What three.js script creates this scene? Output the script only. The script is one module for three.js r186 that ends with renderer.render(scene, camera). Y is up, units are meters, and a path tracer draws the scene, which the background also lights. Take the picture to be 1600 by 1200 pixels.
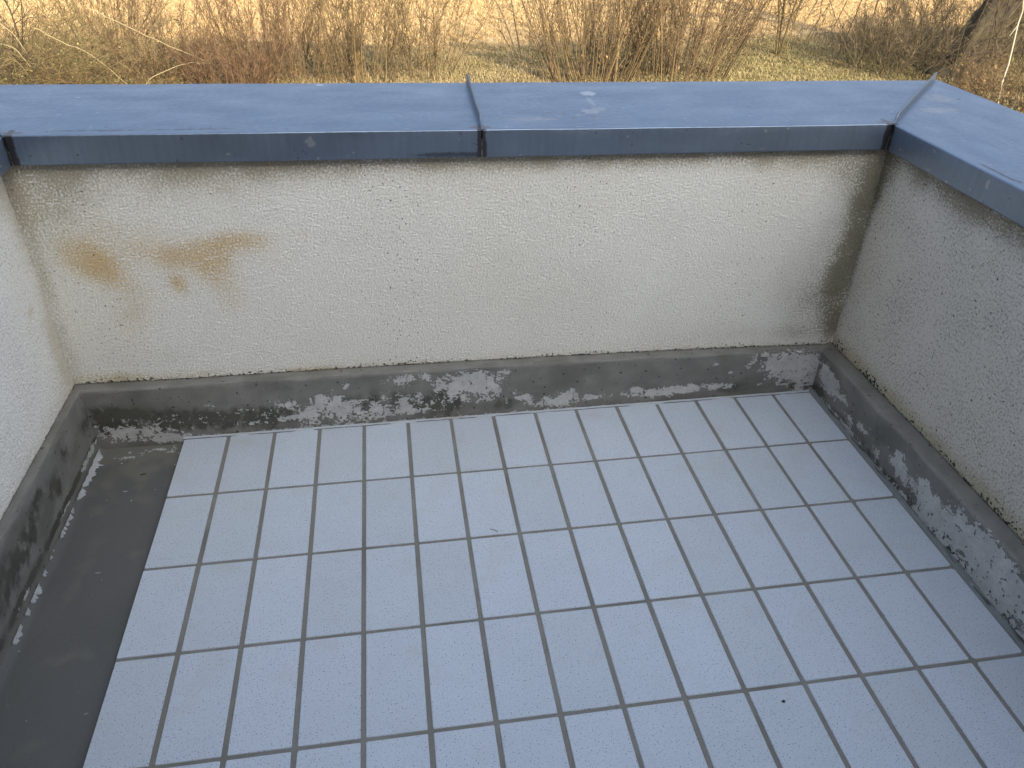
import * as THREE from 'three';
import { mergeGeometries } from 'three/addons/utils/BufferGeometryUtils.js';

/* ------------------------------------------------------------------ camera, sky, sun, exposure */
const scene = new THREE.Scene();
const camera = new THREE.PerspectiveCamera(52.31, 1024 / 768, 0.05, 400);
camera.rotation.order = 'YXZ';
camera.position.set(0.6194, 1.3667, 1.6017);
camera.rotation.set(-0.5925, -0.1666, 0.0234);

const renderer = new THREE.WebGLRenderer({ antialias: true });
renderer.setSize(1024, 768);
renderer.toneMapping = THREE.LinearToneMapping;
renderer.toneMappingExposure = 2.9;
renderer.shadowMap.enabled = true;

const SUN = new THREE.Vector3(0.25, 0.40, 0.96).normalize();
const sun = new THREE.DirectionalLight(new THREE.Color().setRGB(1.0, 0.86, 0.58), 3.1);
sun.position.copy(SUN).multiplyScalar(60);
sun.target.position.set(0, -2, -10);
sun.position.add(sun.target.position);
sun.castShadow = true;
sun.shadow.mapSize.set(2048, 2048);
Object.assign(sun.shadow.camera, { left: -40, right: 40, top: 40, bottom: -40, near: 1, far: 140 });
scene.add(sun, sun.target);

{ // clear sky: blue overhead, paler towards the horizon, brighter round the sun
  const W = 512, H = 256, d = new Float32Array(W * H * 4);
  const zen = [0.55, 0.76, 1.14], hor = [0.86, 0.98, 1.16], SC = 0.288;
  for (let j = 0; j < H; j++) for (let i = 0; i < W; i++) {
    const th = ((j + .5) / H - .5) * Math.PI, ph = ((i + .5) / W - .5) * 2 * Math.PI;
    const dx = Math.cos(ph) * Math.cos(th), dy = Math.sin(th), dz = Math.sin(ph) * Math.cos(th);
    const up = Math.max(dy, 0), k = Math.pow(1 - up, 2.6);
    const c = Math.max(0, dx * SUN.x + dy * SUN.y + dz * SUN.z), g = 6.6 * Math.pow(c, 3) + 3.0 * Math.pow(c, 20);
    const o = (j * W + i) * 4, low = dy < 0 ? 0.35 : 1;
    for (let q = 0; q < 3; q++) d[o + q] = SC * low * (zen[q] + (hor[q] - zen[q]) * k + g * [1, .97, .90][q]);
    d[o + 3] = 1;
  }
  const sky = new THREE.DataTexture(d, W, H, THREE.RGBAFormat, THREE.FloatType);
  sky.mapping = THREE.EquirectangularReflectionMapping; sky.magFilter = sky.minFilter = THREE.LinearFilter;
  sky.needsUpdate = true;
  scene.background = sky; scene.environment = sky;
}

/* ------------------------------------------------------------------ helpers */
const rng = s => () => { s |= 0; s = s + 0x6D2B79F5 | 0; let t = Math.imul(s ^ s >>> 15, 1 | s); t = t + Math.imul(t ^ t >>> 7, 61 | t) ^ t; return ((t ^ t >>> 14) >>> 0) / 4294967296; };
const PERM = new Uint8Array(512); { const r = rng(7), p = [...Array(256).keys()]; for (let i = 255; i > 0; i--) { const j = Math.floor(r() * (i + 1)); [p[i], p[j]] = [p[j], p[i]]; } for (let i = 0; i < 512; i++) PERM[i] = p[i & 255]; }
const GX = new Float32Array(256), GY = new Float32Array(256); for (let i = 0; i < 256; i++) { GX[i] = Math.cos(i * 2.399963); GY[i] = Math.sin(i * 2.399963); }
function pn(x, y) { // gradient noise, about -1..1
  const xi = Math.floor(x), yi = Math.floor(y), fx = x - xi, fy = y - yi, X = xi & 255, Y = yi & 255;
  const u = fx * fx * fx * (fx * (fx * 6 - 15) + 10), v = fy * fy * fy * (fy * (fy * 6 - 15) + 10);
  const a = PERM[X + PERM[Y]], b = PERM[(X + 1 & 255) + PERM[Y]], c = PERM[X + PERM[Y + 1 & 255]], e = PERM[(X + 1 & 255) + PERM[Y + 1 & 255]];
  const n0 = GX[a] * fx + GY[a] * fy, n1 = GX[b] * (fx - 1) + GY[b] * fy, n2 = GX[c] * fx + GY[c] * (fy - 1), n3 = GX[e] * (fx - 1) + GY[e] * (fy - 1);
  return 1.5 * (n0 + u * (n1 - n0) + v * (n2 + u * (n3 - n2) - n0 - u * (n1 - n0)));
}
const fbm = (x, y, o = 4) => { let s = 0, a = .5, t = 0; for (let i = 0; i < o; i++) { s += a * pn(x, y); t += a; a *= .5; x = x * 2.03 + 17.1; y = y * 2.03 - 9.7; } return s / t; };
const sst = (a, b, x) => { const t = Math.min(1, Math.max(0, (x - a) / (b - a))); return t * t * (3 - 2 * t); };
const lerp = (a, b, t) => a + (b - a) * t;
const table = (xs, ys) => x => { if (x <= xs[0]) return ys[0]; for (let i = 1; i < xs.length; i++) if (x <= xs[i]) return lerp(ys[i - 1], ys[i], (x - xs[i - 1]) / (xs[i] - xs[i - 1])); return ys[ys.length - 1]; };
const mixc = (c, k, t) => { c[0] += (k[0] - c[0]) * t; c[1] += (k[1] - c[1]) * t; c[2] += (k[2] - c[2]) * t; };
const blob = (x, y, [cx, cy, rx, ry, s = 1, rot = 0]) => { const c = Math.cos(rot), n = Math.sin(rot), dx = x - cx, dy = y - cy, a = (dx * c + dy * n) / rx, b = (-dx * n + dy * c) / ry; return s * Math.exp(-(a * a + b * b)); };

const toS = v => { v = Math.min(1, Math.max(0, v)); return 255 * (v <= .0031308 ? 12.92 * v : 1.055 * Math.pow(v, 1 / 2.4) - .055); };
function colorTex(W, H, fn, wrap = THREE.ClampToEdgeWrapping) { // fn(s, t, out) gives linear colour for 0..1
  const d = new Uint8Array(W * H * 4), c = [0, 0, 0];
  for (let j = 0; j < H; j++) for (let i = 0; i < W; i++) { fn((i + .5) / W, (j + .5) / H, c); const o = (j * W + i) * 4; d[o] = toS(c[0]); d[o + 1] = toS(c[1]); d[o + 2] = toS(c[2]); d[o + 3] = 255; }
  return fin(new THREE.DataTexture(d, W, H), wrap, true);
}
function valueTex(W, H, fn, wrap = THREE.ClampToEdgeWrapping) {
  const d = new Uint8Array(W * H * 4);
  for (let j = 0; j < H; j++) for (let i = 0; i < W; i++) { const v = 255 * Math.min(1, Math.max(0, fn((i + .5) / W, (j + .5) / H))), o = (j * W + i) * 4; d[o] = d[o + 1] = d[o + 2] = v; d[o + 3] = 255; }
  return fin(new THREE.DataTexture(d, W, H), wrap, false);
}
function fin(t, wrap, srgb) { t.magFilter = THREE.LinearFilter; t.minFilter = THREE.LinearMipmapLinearFilter; t.generateMipmaps = true; t.wrapS = t.wrapT = wrap; if (srgb) t.colorSpace = THREE.SRGBColorSpace; t.needsUpdate = true; return t; }
const std = o => new THREE.MeshStandardMaterial({ roughness: .9, metalness: 0, ...o });
const rgb = (r, g, b) => new THREE.Color().setRGB(r, g, b);

const used = {};
const numbered = n => { const k = used[n] = (used[n] ?? -1) + 1; return k ? `${n}_${String(k).padStart(3, '0')}` : n; };
function tag(o, label, category, group, kind) { const u = o.userData = {}; if (label) u.label = label; if (category) u.category = category; if (group) u.group = group; if (kind) u.kind = kind; return o; }
function group(name, x = 0, y = 0, z = 0) { const g = new THREE.Group(); g.name = numbered(name); g.position.set(x, y, z); scene.add(g); return g; }
function part(name, geo, mat, parent = scene) { const m = new THREE.Mesh(geo, mat); m.name = parent === scene ? numbered(name) : name; m.castShadow = m.receiveShadow = true; parent.add(m); return m; }
function gridGeo(nu, nv, fn) { // fn(s, t) -> [x, y, z, u, v]; s across, t up, normal = s x t
  const P = new Float32Array((nu + 1) * (nv + 1) * 3), U = new Float32Array((nu + 1) * (nv + 1) * 2), I = new Uint32Array(nu * nv * 6);
  let k = 0, q = 0;
  for (let j = 0; j <= nv; j++) for (let i = 0; i <= nu; i++, k++) { const r = fn(i / nu, j / nv, i, j); P[k * 3] = r[0]; P[k * 3 + 1] = r[1]; P[k * 3 + 2] = r[2]; U[k * 2] = r[3]; U[k * 2 + 1] = r[4]; }
  for (let j = 0; j < nv; j++) for (let i = 0; i < nu; i++) { const a = j * (nu + 1) + i, b = a + 1, c = a + nu + 1, e = c + 1; I[q++] = a; I[q++] = b; I[q++] = e; I[q++] = a; I[q++] = e; I[q++] = c; }
  const g = new THREE.BufferGeometry(); g.setAttribute('position', new THREE.BufferAttribute(P, 3)); g.setAttribute('uv', new THREE.BufferAttribute(U, 2)); g.setIndex(new THREE.BufferAttribute(I, 1)); g.computeVertexNormals(); return g;
}
function boxGeo(x0, y0, z0, x1, y1, z1) { const g = new THREE.BoxGeometry(x1 - x0, y1 - y0, z1 - z0); g.translate((x0 + x1) / 2, (y0 + y1) / 2, (z0 + z1) / 2); return g; }

/* ------------------------------------------------------------------ measures of the terrace (metres; tile tops at y = 0) */
const XL = -0.248, XR = 1.934, ZB = -0.288;                 // plaster faces: left, right, back
const FL = -0.226, FR = 1.884, FB = -0.252;                 // upstand faces
const copY = x => 0.8385 - 0.0113 * x;                      // top of the coping (the floor falls to the left)
const CF = -0.265, CO = -0.735, CXL = -0.205, CXR = 1.911, CXO = 2.335;
const GUT = -0.022, GROUND = -3.0, HOUSE = 2.75;
const upB = table([-.3, -.21, .05, .5, .85, 1.05, 1.4, 1.6, 1.81, 1.95], [.175, .1745, .170, .169, .1665, .164, .158, .153, .1465, .142]);
const upL = () => .1735, upR = z => table([-.3, -.2, .2, .5], [.142, .144, .149, .147])(z);

/* ------------------------------------------------------------------ plaster walls */
const relief = (u, v) => { // rough spatter plaster, about -1..1
  const wx = pn(u * 60, v * 60) * .5, wy = pn(u * 60 + 40, v * 60 + 90) * .5;
  const a = pn(u * 262 + wx, v * 266 + wy + 3), b = pn(u * 150 + wy + 11, v * 155 + wx - 5);
  return 1.0 * a + .26 * b + .10 * pn(u * 27, v * 23);
};
const grime = (x, h) => fbm(x * 9, h * 9, 3), grain = (x, h) => fbm(x * 190 + 5, h * 190, 2);
const BASEW = [.80, .775, .715];
function plasterBase(c, x, h) {
  const g = .05 * fbm(x * 3.1, h * 3.1, 3) + .05 * grain(x, h);
  c[0] = BASEW[0] * (1 + g); c[1] = BASEW[1] * (1 + g); c[2] = BASEW[2] * (1 + g);
  const sp = sst(.16, .62, fbm(x * 205 + 31, h * 205, 2)); mixc(c, [.34, .29, .21], sp * .42);        // dirt caught on single grains
}
const orange = [[.02, .50, .26, .16, .22], [-.13, .60, .07, .06, .35], [.33, .50, .12, .10, .2], [-.095, .508, .058, .040, 1.2, -.45], [-.14, .54, .05, .05, .5], [.165, .54, .075, .042, 1.25, .35], [.27, .563, .075, .030, .6, .1], [.17, .49, .04, .045, .65], [.075, .452, .020, .030, .95, .4], [.05, .53, .09, .03, .5], [.40, .575, .02, .01, .35], [-.05, .42, .05, .09, .42], [.19, .41, .05, .09, .40], [-.04, .58, .12, .05, .42], [-.09, .30, .08, .10, .28]];
const base0 = [[.37, .168, .10, .016, .9], [-.16, .185, .12, .022, .75], [.02, .18, .14, .018, .6], [.62, .17, .1, .014, .5]];
const algae = [[1.88, .52, .10, .28, .5], [1.80, .36, .14, .12, .4], [1.6, .2, .3, .03, .35], [1.925, .73, .055, .10, 1.25], [1.92, .58, .040, .16, 1.15], [1.905, .40, .045, .16, 1.1], [1.895, .32, .05, .09, .6], [1.82, .27, .09, .05, .35], [1.85, .195, .10, .03, .35], [1.925, .22, .035, .09, .9], [1.84, .70, .13, .05, .6]];
const topDirtShade = [[-.20, .70, .10, .10, .5], [.1, .70, .35, .06, .35], [.75, .74, .5, .04, .4], [-.05, .24, .2, .05, .3], [.0, .77, .45, .045, .75], [.45, .765, .30, .03, .5], [1.0, .755, .4, .030, .6], [1.45, .75, .35, .040, .8], [1.75, .745, .22, .055, .9], [-.18, .68, .07, .14, .45], [-.235, .45, .022, .3, .5]];  // brown dirt below the coping, with some overhang shade painted in
function backColor(x, h, c) {
  plasterBase(c, x, h);
  const n = grime(x, h), g = grain(x, h), k = n * .7 + g * 1.25;
  let s = 0; for (const b of orange) s += blob(x, h, b); mixc(c, [.56, .36, .13], .85 * sst(.04, 1.75, s * (1 + k)));
  s = 0; for (const b of base0) s += blob(x, h, b); mixc(c, [.50, .40, .21], .75 * sst(.1, 1.1, s * (1 + k)));
  s = 0; for (const b of algae) s += blob(x, h, b); mixc(c, [.115, .108, .058], .92 * sst(.04, 1.7, s * (1 + k)));
  s = 0; for (const b of topDirtShade) s += blob(x, h, b); mixc(c, [.30, .245, .165], .85 * sst(.06, 1.2, s * (1 + k)));
  mixc(c, [.55, .49, .35], .42 * sst(-.35, .9, .6 * fbm(x * 1.6 + 8, h * 2.0, 3) + .9 * g + .12));
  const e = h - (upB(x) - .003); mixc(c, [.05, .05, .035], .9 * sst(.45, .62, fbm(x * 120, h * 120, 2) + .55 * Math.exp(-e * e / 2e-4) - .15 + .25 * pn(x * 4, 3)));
}
function sideColor(left) {
  return (z, h, c) => {
    plasterBase(c, z + 7, h);
    const n = grime(z + 3, h), g = grain(z + 9, h), k = n * .7 + g * 1.25, d = z - ZB, e = h - .15;
    if (left) {
      mixc(c, [.50, .40, .26], .6 * sst(.05, 1.3, (blob(d, h, [0, .25, .08, .14]) + blob(d, h, [.0, .5, .05, .35, .7]) + blob(d, h, [.0, .74, .2, .07, .9]) + blob(d, h, [.3, .19, .5, .03, .5])) * (1 + k)));
      mixc(c, [.42, .39, .35], .6 * sst(.05, .6, fbm(z * 160 + 3, h * 160, 2) + .2 * n));
      mixc(c, [.45, .30, .12], .45 * sst(.3, 1.3, blob(z, h, [-.199, .444, .022, .018]) * (1 + k * 1.3)));
    } else {
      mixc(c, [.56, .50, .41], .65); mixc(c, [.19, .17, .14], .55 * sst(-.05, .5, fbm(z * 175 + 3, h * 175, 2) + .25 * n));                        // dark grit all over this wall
      mixc(c, [.11, .10, .06], .9 * sst(.06, 1.4, (blob(d, h, [0, .74, .07, .13, 1.2]) + blob(d, h, [0, .5, .02, .3, .8])) * (1 + k)));
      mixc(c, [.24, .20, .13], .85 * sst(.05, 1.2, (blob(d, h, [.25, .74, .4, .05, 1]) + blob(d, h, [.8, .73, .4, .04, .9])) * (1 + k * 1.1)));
      mixc(c, [.42, .36, .20], .6 * sst(.05, 1.0, Math.exp(-e * e / 1.4e-3) * (1 + k * 1.2)));
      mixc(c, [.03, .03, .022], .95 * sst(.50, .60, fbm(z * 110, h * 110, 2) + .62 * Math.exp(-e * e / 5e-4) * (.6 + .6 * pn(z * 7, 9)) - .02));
    }
  };
}
function plasterWall(nu, nv, u0, u1, low, top, place, R) { // lower edge ragged above the ledge, turned back into the wall
  return gridGeo(nu, nv + 1, (s, t, i, j) => {
    const u = lerp(u0, u1, s), lo = low(u) - .003 + .004 * Math.max(0, fbm(u * 60 + R, R, 3) + .15), jj = Math.max(0, j - 1) / nv, h = lerp(lo, top, jj);
    const near = Math.min(1, jj * nv / 3), d = j === 0 ? -.016 : .0017 * relief(u + R, h) - .003 * (1 - near);
    const p = place(u, h, d); return [p[0], p[1], p[2], (u - u0) / (u1 - u0), h];
  });
}
const TOPH = .80;
function plasterMat(u0, u1, W, fn) {
  const map = colorTex(W, 512, (s, t, c) => fn(lerp(u0, u1, s), t * .82, c));
  map.repeat.set(1, 1 / .82);
  const b = valueTex(1024, 1024, (s, t) => .5 + .5 * fbm(s * 190, t * 190, 3), THREE.RepeatWrapping); b.repeat.set((u1 - u0) / .55, 1 / .55);
  return std({ map, bumpMap: b, bumpScale: .0013, roughness: .95 });
}
const core = std({ color: rgb(.10, .10, .09), roughness: 1 }), outer = std({ color: rgb(.6, .58, .52), roughness: .95 });

const back = tag(group('parapet_wall', .84, 0, -.5), 'low rough plaster parapet straight ahead at the far end of the tiles, orange stains at its left', 'parapet wall', 'parapet walls of the terrace');
const right = tag(group('parapet_wall', 2.12, 0, 1), 'low grey rough plaster parapet along the right side of the tiles, running out of the picture', 'parapet wall', 'parapet walls of the terrace');
const left = tag(group('parapet_wall', -.45, 0, 1), 'low pale rough plaster parapet along the left side beside the drainage channel', 'parapet wall', 'parapet walls of the terrace');
const into = (g, geo) => { geo.translate(-g.position.x, -g.position.y, -g.position.z); return geo; };

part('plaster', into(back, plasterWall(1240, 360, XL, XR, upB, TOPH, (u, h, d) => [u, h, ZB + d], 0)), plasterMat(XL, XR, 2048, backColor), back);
part('wall_core', into(back, boxGeo(-.69, GROUND - .3, -.70, 2.30, .79, -.302)), outer, back);
part('plaster', into(right, mergeGeometries([
  plasterWall(460, 290, .71, ZB, upR, TOPH, (u, h, d) => [XR - d, h, u], 5),
  plasterWall(60, 60, HOUSE, .71, upR, TOPH, (u, h, d) => [XR - d, h, u], 5)].map((g, i) => { const uv = g.attributes.uv; for (let k = 0; k < uv.count; k++) uv.setX(k, i ? lerp(HOUSE, .71, uv.getX(k)) : lerp(.71, ZB, uv.getX(k))); for (let k = 0; k < uv.count; k++) uv.setX(k, (uv.getX(k) - ZB) / (HOUSE - ZB)); return g; }))), plasterMat(ZB, HOUSE, 2048, sideColor(false)), right);
part('wall_core', into(right, boxGeo(1.95, GROUND - .3, -.302, 2.30, .79, HOUSE)), outer, right);
part('plaster', into(left, mergeGeometries([
  plasterWall(300, 290, ZB, .36, upL, TOPH, (u, h, d) => [XL + d, h, u], 9),
  plasterWall(60, 60, .36, HOUSE, upL, TOPH, (u, h, d) => [XL + d, h, u], 9)].map((g, i) => { const uv = g.attributes.uv; for (let k = 0; k < uv.count; k++) uv.setX(k, ((i ? lerp(.36, HOUSE, uv.getX(k)) : lerp(ZB, .36, uv.getX(k))) - ZB) / (HOUSE - ZB)); return g; }))), plasterMat(ZB, HOUSE, 2048, sideColor(true)), left);
part('wall_core', into(left, boxGeo(-.69, GROUND - .3, -.302, -.262, .79, HOUSE)), outer, left);

/* ------------------------------------------------------------------ upstands: coated kerbs at the foot of the walls, mitred */
// section points: [share of the way from the wall to the face, height above base as share, arc]
const SEC = []; { const r = .17; SEC.push([1, 0], [1, .3], [1, .6], [1, .82]); for (let a = 0; a <= 4; a++) { const q = a / 4 * Math.PI / 2; SEC.push([1 - r + r * Math.cos(q), .93 + .07 * Math.sin(q)]); } SEC.push([.4, .995], [-.5, .985]); }
const wob = (s, k) => .0016 * pn(s * 6, k * .7) + .0009 * pn(s * 23, k * 1.3 + 4) + .0005 * pn(s * 70, k * 2.1);
function upstandGeo(n, A, B, off, offA, offB, H, HA, HB, base, along, out) {
  // A, B: plan corners on the wall planes; at A/B the section is mitred with the neighbour's offset
  return gridGeo(n, SEC.length - 1, (s, t, i, j) => {
    const [o, hh] = SEC[j], w = along(A, B, off * o, offA * o, offB * o, s);
    const edge = Math.min(1, Math.min(s, 1 - s) * n / 6);
    const y = lerp(base, H(w.u), hh) + (hh > .9 ? wob(w.u + out, j) * edge : 0), d = wob(w.u * 1.3 + 7 + out, j) * edge * (o > .8 ? 1 : .3);
    return [...w.p(d, y), w.u, y + (j > 3 ? (1 - o) * off * .9 : 0)];
  });
}
const peel = {
  b: [[-.15, .030, .055, .017, 1.15], [-.05, .008, .06, .02, .8], [-.02, -.008, .05, .012, .7], [.21, .03, .03, .006, .5], [.29, .085, .02, .010, .8], [.30, .04, .03, .008, .75], [.385, .09, .016, .022, .95], [.35, .045, .03, .03, .85], [.42, .075, .02, .03, .8], [.46, .135, .015, .012, .7], [.45, .05, .035, .030, .9], [.54, .035, .05, .018, .85], [.62, .145, .045, .014, 1.0], [.685, .15, .012, .01, .7], [.62, .055, .018, .028, .75], [.72, .125, .02, .02, .6], [.66, .03, .03, .012, .5], [.80, .125, .05, .028, 1.25], [.85, .105, .05, .035, .95], [.91, .145, .018, .012, .9], [.76, .09, .02, .02, .8], [.965, .05, .022, .012, 1.0], [1.06, .028, .065, .016, 1.15], [1.10, .05, .03, .018, 1.0], [1.19, .035, .04, .009, 1.0], [1.31, .05, .03, .013, 1.0], [1.38, .032, .09, .014, 1.2], [1.46, .042, .06, .014, 1.05], [1.57, .04, .05, .012, 1.0], [1.55, .12, .010, .007, .9], [1.60, .09, .012, .006, .8], [1.66, .12, .02, .03, .55], [1.70, .145, .03, .010, .8], [1.73, .105, .035, .035, 1.0], [1.80, .095, .06, .055, 1.4], [1.86, .06, .05, .06, 1.1], [1.70, .035, .012, .008, .7], [.1, .1, .02, .01, .35], [.55, .0, 1.1, .006, .45], [.35, .06, .35, .05, .30], [.75, .07, .3, .06, .28], [-.1, .05, .15, .04, .3]],
  r: [[-.205, .085, .04, .035, 1.2], [-.15, .075, .045, .03, 1.1], [-.09, .075, .03, .012, .8], [-.04, .04, .035, .016, .85], [.03, .055, .03, .014, .75], [.06, .085, .015, .01, .5], [.11, .04, .02, .016, .6], [.195, .075, .035, .028, 1.25], [.23, .055, .03, .02, .9], [.31, .08, .035, .025, 1.25], [.36, .045, .07, .035, 1.3], [.44, .075, .06, .04, 1.5], [.55, .075, .07, .05, 1.6], [.66, .07, .12, .05, 1.5], [.53, .125, .02, .012, .8], [.2, .01, .6, .01, .55]],
  l: [[-.2, .012, .05, .010, 1.0], [-.15, .014, .04, .010, .9], [.02, .008, .05, .005, .6], [.3, .008, .05, .006, .7]]
};
const wet = {
  b: [[-.19, .075, .05, .045, 1], [-.12, .08, .07, .03, .9], [.0, .06, .12, .03, .8], [.15, .05, .15, .035, .8], [.24, .05, .02, .035, .9], [.30, .06, .02, .03, .9], [.45, .08, .03, .03, .7], [.52, .07, .03, .04, .9], [.60, .07, .02, .05, .7], [.68, .05, .07, .04, 1], [.75, .05, .03, .04, .8], [.9, .04, .05, .03, .5], [1.62, .03, .05, .02, .6], [1.85, .02, .06, .015, .8]],
  r: [[-.22, .02, .05, .02, .9], [.0, .02, .1, .012, .7], [.3, .01, .2, .012, 1.1], [.6, .006, .3, .014, 1.2], [.1, .08, .06, .05, .3]],
  l: [[.11, .13, .03, .016, .8], [.03, .09, .05, .035, .75], [-.07, .12, .02, .03, .9], [.18, .10, .05, .04, .8], [.28, .09, .06, .04, .8], [.36, .1, .05, .05, .7], [-.23, .09, .05, .04, .5], [.1, .018, .6, .010, 1.1]]
};
function upstandMat(key, u0, u1, W, seed) {
  const at = (s, t) => [lerp(u0, u1, s), t * .26 - .03];
  const peeled = (u, v) => { let p = 0; for (const b of peel[key]) p += blob(u, v, b); return Math.min(p, 1.15) * .85 + (.3 + .7 * Math.min(1, p * 1.8)) * (.95 * fbm(u * 40 + seed, v * 44, 4) + .75 * fbm(u * 115 + 9, v * 125 + seed, 3) + .25 * fbm(u * 330, v * 330, 1)) - .47; };
  const cm = colorTex(W, 256, (s, t, c) => {
    const [u, v] = at(s, t), n = fbm(u * 14 + seed, v * 16, 4), f = fbm(u * 120, v * 120 + seed, 3);
    const k = 1 + .30 * n + .08 * f; c[0] = .196 * k; c[1] = .188 * k; c[2] = .168 * k;
    let w = 0; for (const b of wet[key]) w += blob(u, v, b);
    const dirt = sst(.08, .75, w * (.95 + 1.6 * fbm(u * 34 + 3 + seed, v * 26, 3) + .4 * f)); mixc(c, [.046, .043, .031], dirt * .85);
    mixc(c, [.105, .101, .082], .55 * sst(-.05, .5, fbm(u * 6 + 40 + seed, v * 12, 3) + w * .25));                      // brownish film in patches
    const p = peeled(u, v);
    if (p > -.04) { const e = sst(-.03, .012, p), m = 1 + .14 * fbm(u * 60, v * 60 + 3, 3) + .1 * f; mixc(c, [.52 * m, .51 * m, .485 * m], e * (.82 + .18 * sst(-.2, .3, n))); }
    const hole = sst(.68, .76, fbm(u * 92 + 60 + seed, v * 92, 1)); mixc(c, [.025, .023, .02], hole * .9);
    const rust = sst(.74, .8, fbm(u * 70 + 10, v * 70 + 60 + seed, 1)); mixc(c, [.19, .11, .06], rust * .5);
  });
  const bm = valueTex(W, 256, (s, t) => { const [u, v] = at(s, t); return .72 - .5 * sst(-.03, .02, peeled(u, v)) + .12 * fbm(u * 45, v * 45 + seed, 3) + .10 * fbm(u * 260, v * 260, 2); });
  for (const q of [cm, bm]) { q.repeat.set(1 / (u1 - u0), 1 / .26); q.offset.set(-u0 / (u1 - u0), .03 / .26); }
  return std({ map: cm, bumpMap: bm, bumpScale: .0036, roughness: .62 });
}
const OL = FL - XL, OR = XR - FR, OB = FB - ZB;
const BOT = -.024;
part('upstand', into(back, upstandGeo(300, XL, XR, OB, OL, OR, upB, 0, 0, BOT, (A, B, o, oa, ob, s) => { const x = lerp(A + oa, B - ob, s); return { u: x, p: (d, y) => [x, y, ZB + o + d] }; }, 0)), upstandMat('b', -.3, 2.0, 2048, 0), back).userData.label = 'grey coated kerb at the foot of the wall, peeling in pale patches';
// heights of the side kerbs run into those of the back kerb at the corners
const hR = z => lerp(upB(FR), upR(z), sst(FB, FB + .08, z)), hL = z => lerp(upB(FL), upL(z), sst(FB, FB + .08, z));
part('upstand', into(right, upstandGeo(240, ZB, HOUSE, OR, OB, 0, hR, 0, 0, BOT, (A, B, o, oa, ob, s) => { const z = lerp(B, A + oa, Math.pow(s, .6)); return { u: z, p: (d, y) => [XR - o - d, y, z] }; }, 3)), upstandMat('r', -.3, 1.2, 1536, 21), right).userData.label = 'grey coated kerb at the foot of the wall, its coat worn off below';
part('upstand', into(left, upstandGeo(240, ZB, HOUSE, OL, OB, 0, hL, 0, 0, BOT, (A, B, o, oa, ob, s) => { const z = lerp(A + oa, B, Math.pow(s, 1.6)); return { u: z, p: (d, y) => [XL + o + d, y, z] }; }, 5)), upstandMat('l', -.3, 1.2, 1536, 43), left).userData.label = 'dark grey coated kerb with damp blotches';

/* ------------------------------------------------------------------ metal coping */
function metalMat(u0, u1, v1, W, seed, extra) {
  const map = colorTex(W, 512, (s, t, c) => {
    const u = lerp(u0, u1, s), v = t * v1, n = fbm(u * 5 + seed, v * 9, 4), st = fbm(u * 90 + seed, v * 7, 3), f = fbm(u * 160, v * 160 + seed, 2);
    const k = 1 + .11 * n + .05 * f + (v < .07 ? .13 * st : .03 * fbm(u * 7, v * 80, 3)); c[0] = .20 * k; c[1] = .245 * k; c[2] = .312 * k;
    const pale = sst(.56, .72, fbm(u * 17 + seed + 5, v * 42, 3)); mixc(c, [.46, .49, .52], pale * .55);                // chalky marks
    const speck = sst(.80, .86, fbm(u * 60 + seed, v * 75 + 9, 1)); mixc(c, [.6, .6, .58], speck * .5);
    const dk = sst(.80, .88, fbm(u * 52 + 19, v * 60 + seed, 1)); mixc(c, [.07, .06, .05], dk * .55);
    extra(u, v, c, f);
  });
  const rough = valueTex(1024, 512, (s, t) => { const u = lerp(u0, u1, s), v = t * v1; return .37 + .16 * fbm(u * 6 + seed, v * 12, 4) + .08 * fbm(u * 70, v * 70, 2); });
  const bump = valueTex(1024, 512, (s, t) => { const u = lerp(u0, u1, s), v = t * v1; return .5 + .4 * fbm(u * 4 + seed, v * 5, 2) + .05 * fbm(u * 60, v * 60, 2); });
  for (const q of [map, rough, bump]) { q.repeat.set(1 / (u1 - u0), 1 / v1); q.offset.set(-u0 / (u1 - u0), 0); }
  return std({ map, roughnessMap: rough, roughness: 1, metalness: .70, bumpMap: bump, bumpScale: .004 });
}
// profile from the drip edge up the inner fascia, over the top and down outside: [way across 0..1, height over top line, arc]
const PROF = []; { const L = CF - CO; const pts = [[.003 / L, -.0668], [.0005 / L, -.0660], [0, -.063], [0, -.04], [0, -.02], [0, -.0035], [.0012 / L, -.001], [.0035 / L, 0], [.25, .0008], [.5, .001], [.75, .0008], [1 - .004 / L, 0], [1, -.004], [1, -.066]]; let arc = 0; pts.forEach((p, i) => { if (i) arc += Math.hypot((p[0] - pts[i - 1][0]) * L, p[1] - pts[i - 1][1]); PROF.push([...p, arc]); }); }
// the back coping runs along x; ends cut at (front end, back end)
const copingBack = (f0, b0, f1, b1, n) => gridGeo(n, PROF.length - 1, (s, t, i, j) => { const [w, dy, arc] = PROF[j], z = lerp(CF, CO, w), x = lerp(lerp(f0, b0, w), lerp(f1, b1, w), s); return [x, copY(x) + dy + .0007 * pn(x * 5, j * .4), z + (j < 6 ? .0009 * pn(x * 4 + 3, j * .2) : 0), x, arc]; });
const copingSide = (x0, x1, zs, sgn, n) => gridGeo(n, PROF.length - 1, (s, t, i, j) => { const [w, dy, arc] = PROF[j], x = lerp(x0, x1, w), z = sgn > 0 ? lerp(HOUSE, zs(w), s) : lerp(zs(w), HOUSE, s); return [x, copY(x0) + dy + .0007 * pn(z * 5, j * .4), z, z, arc]; });
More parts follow.
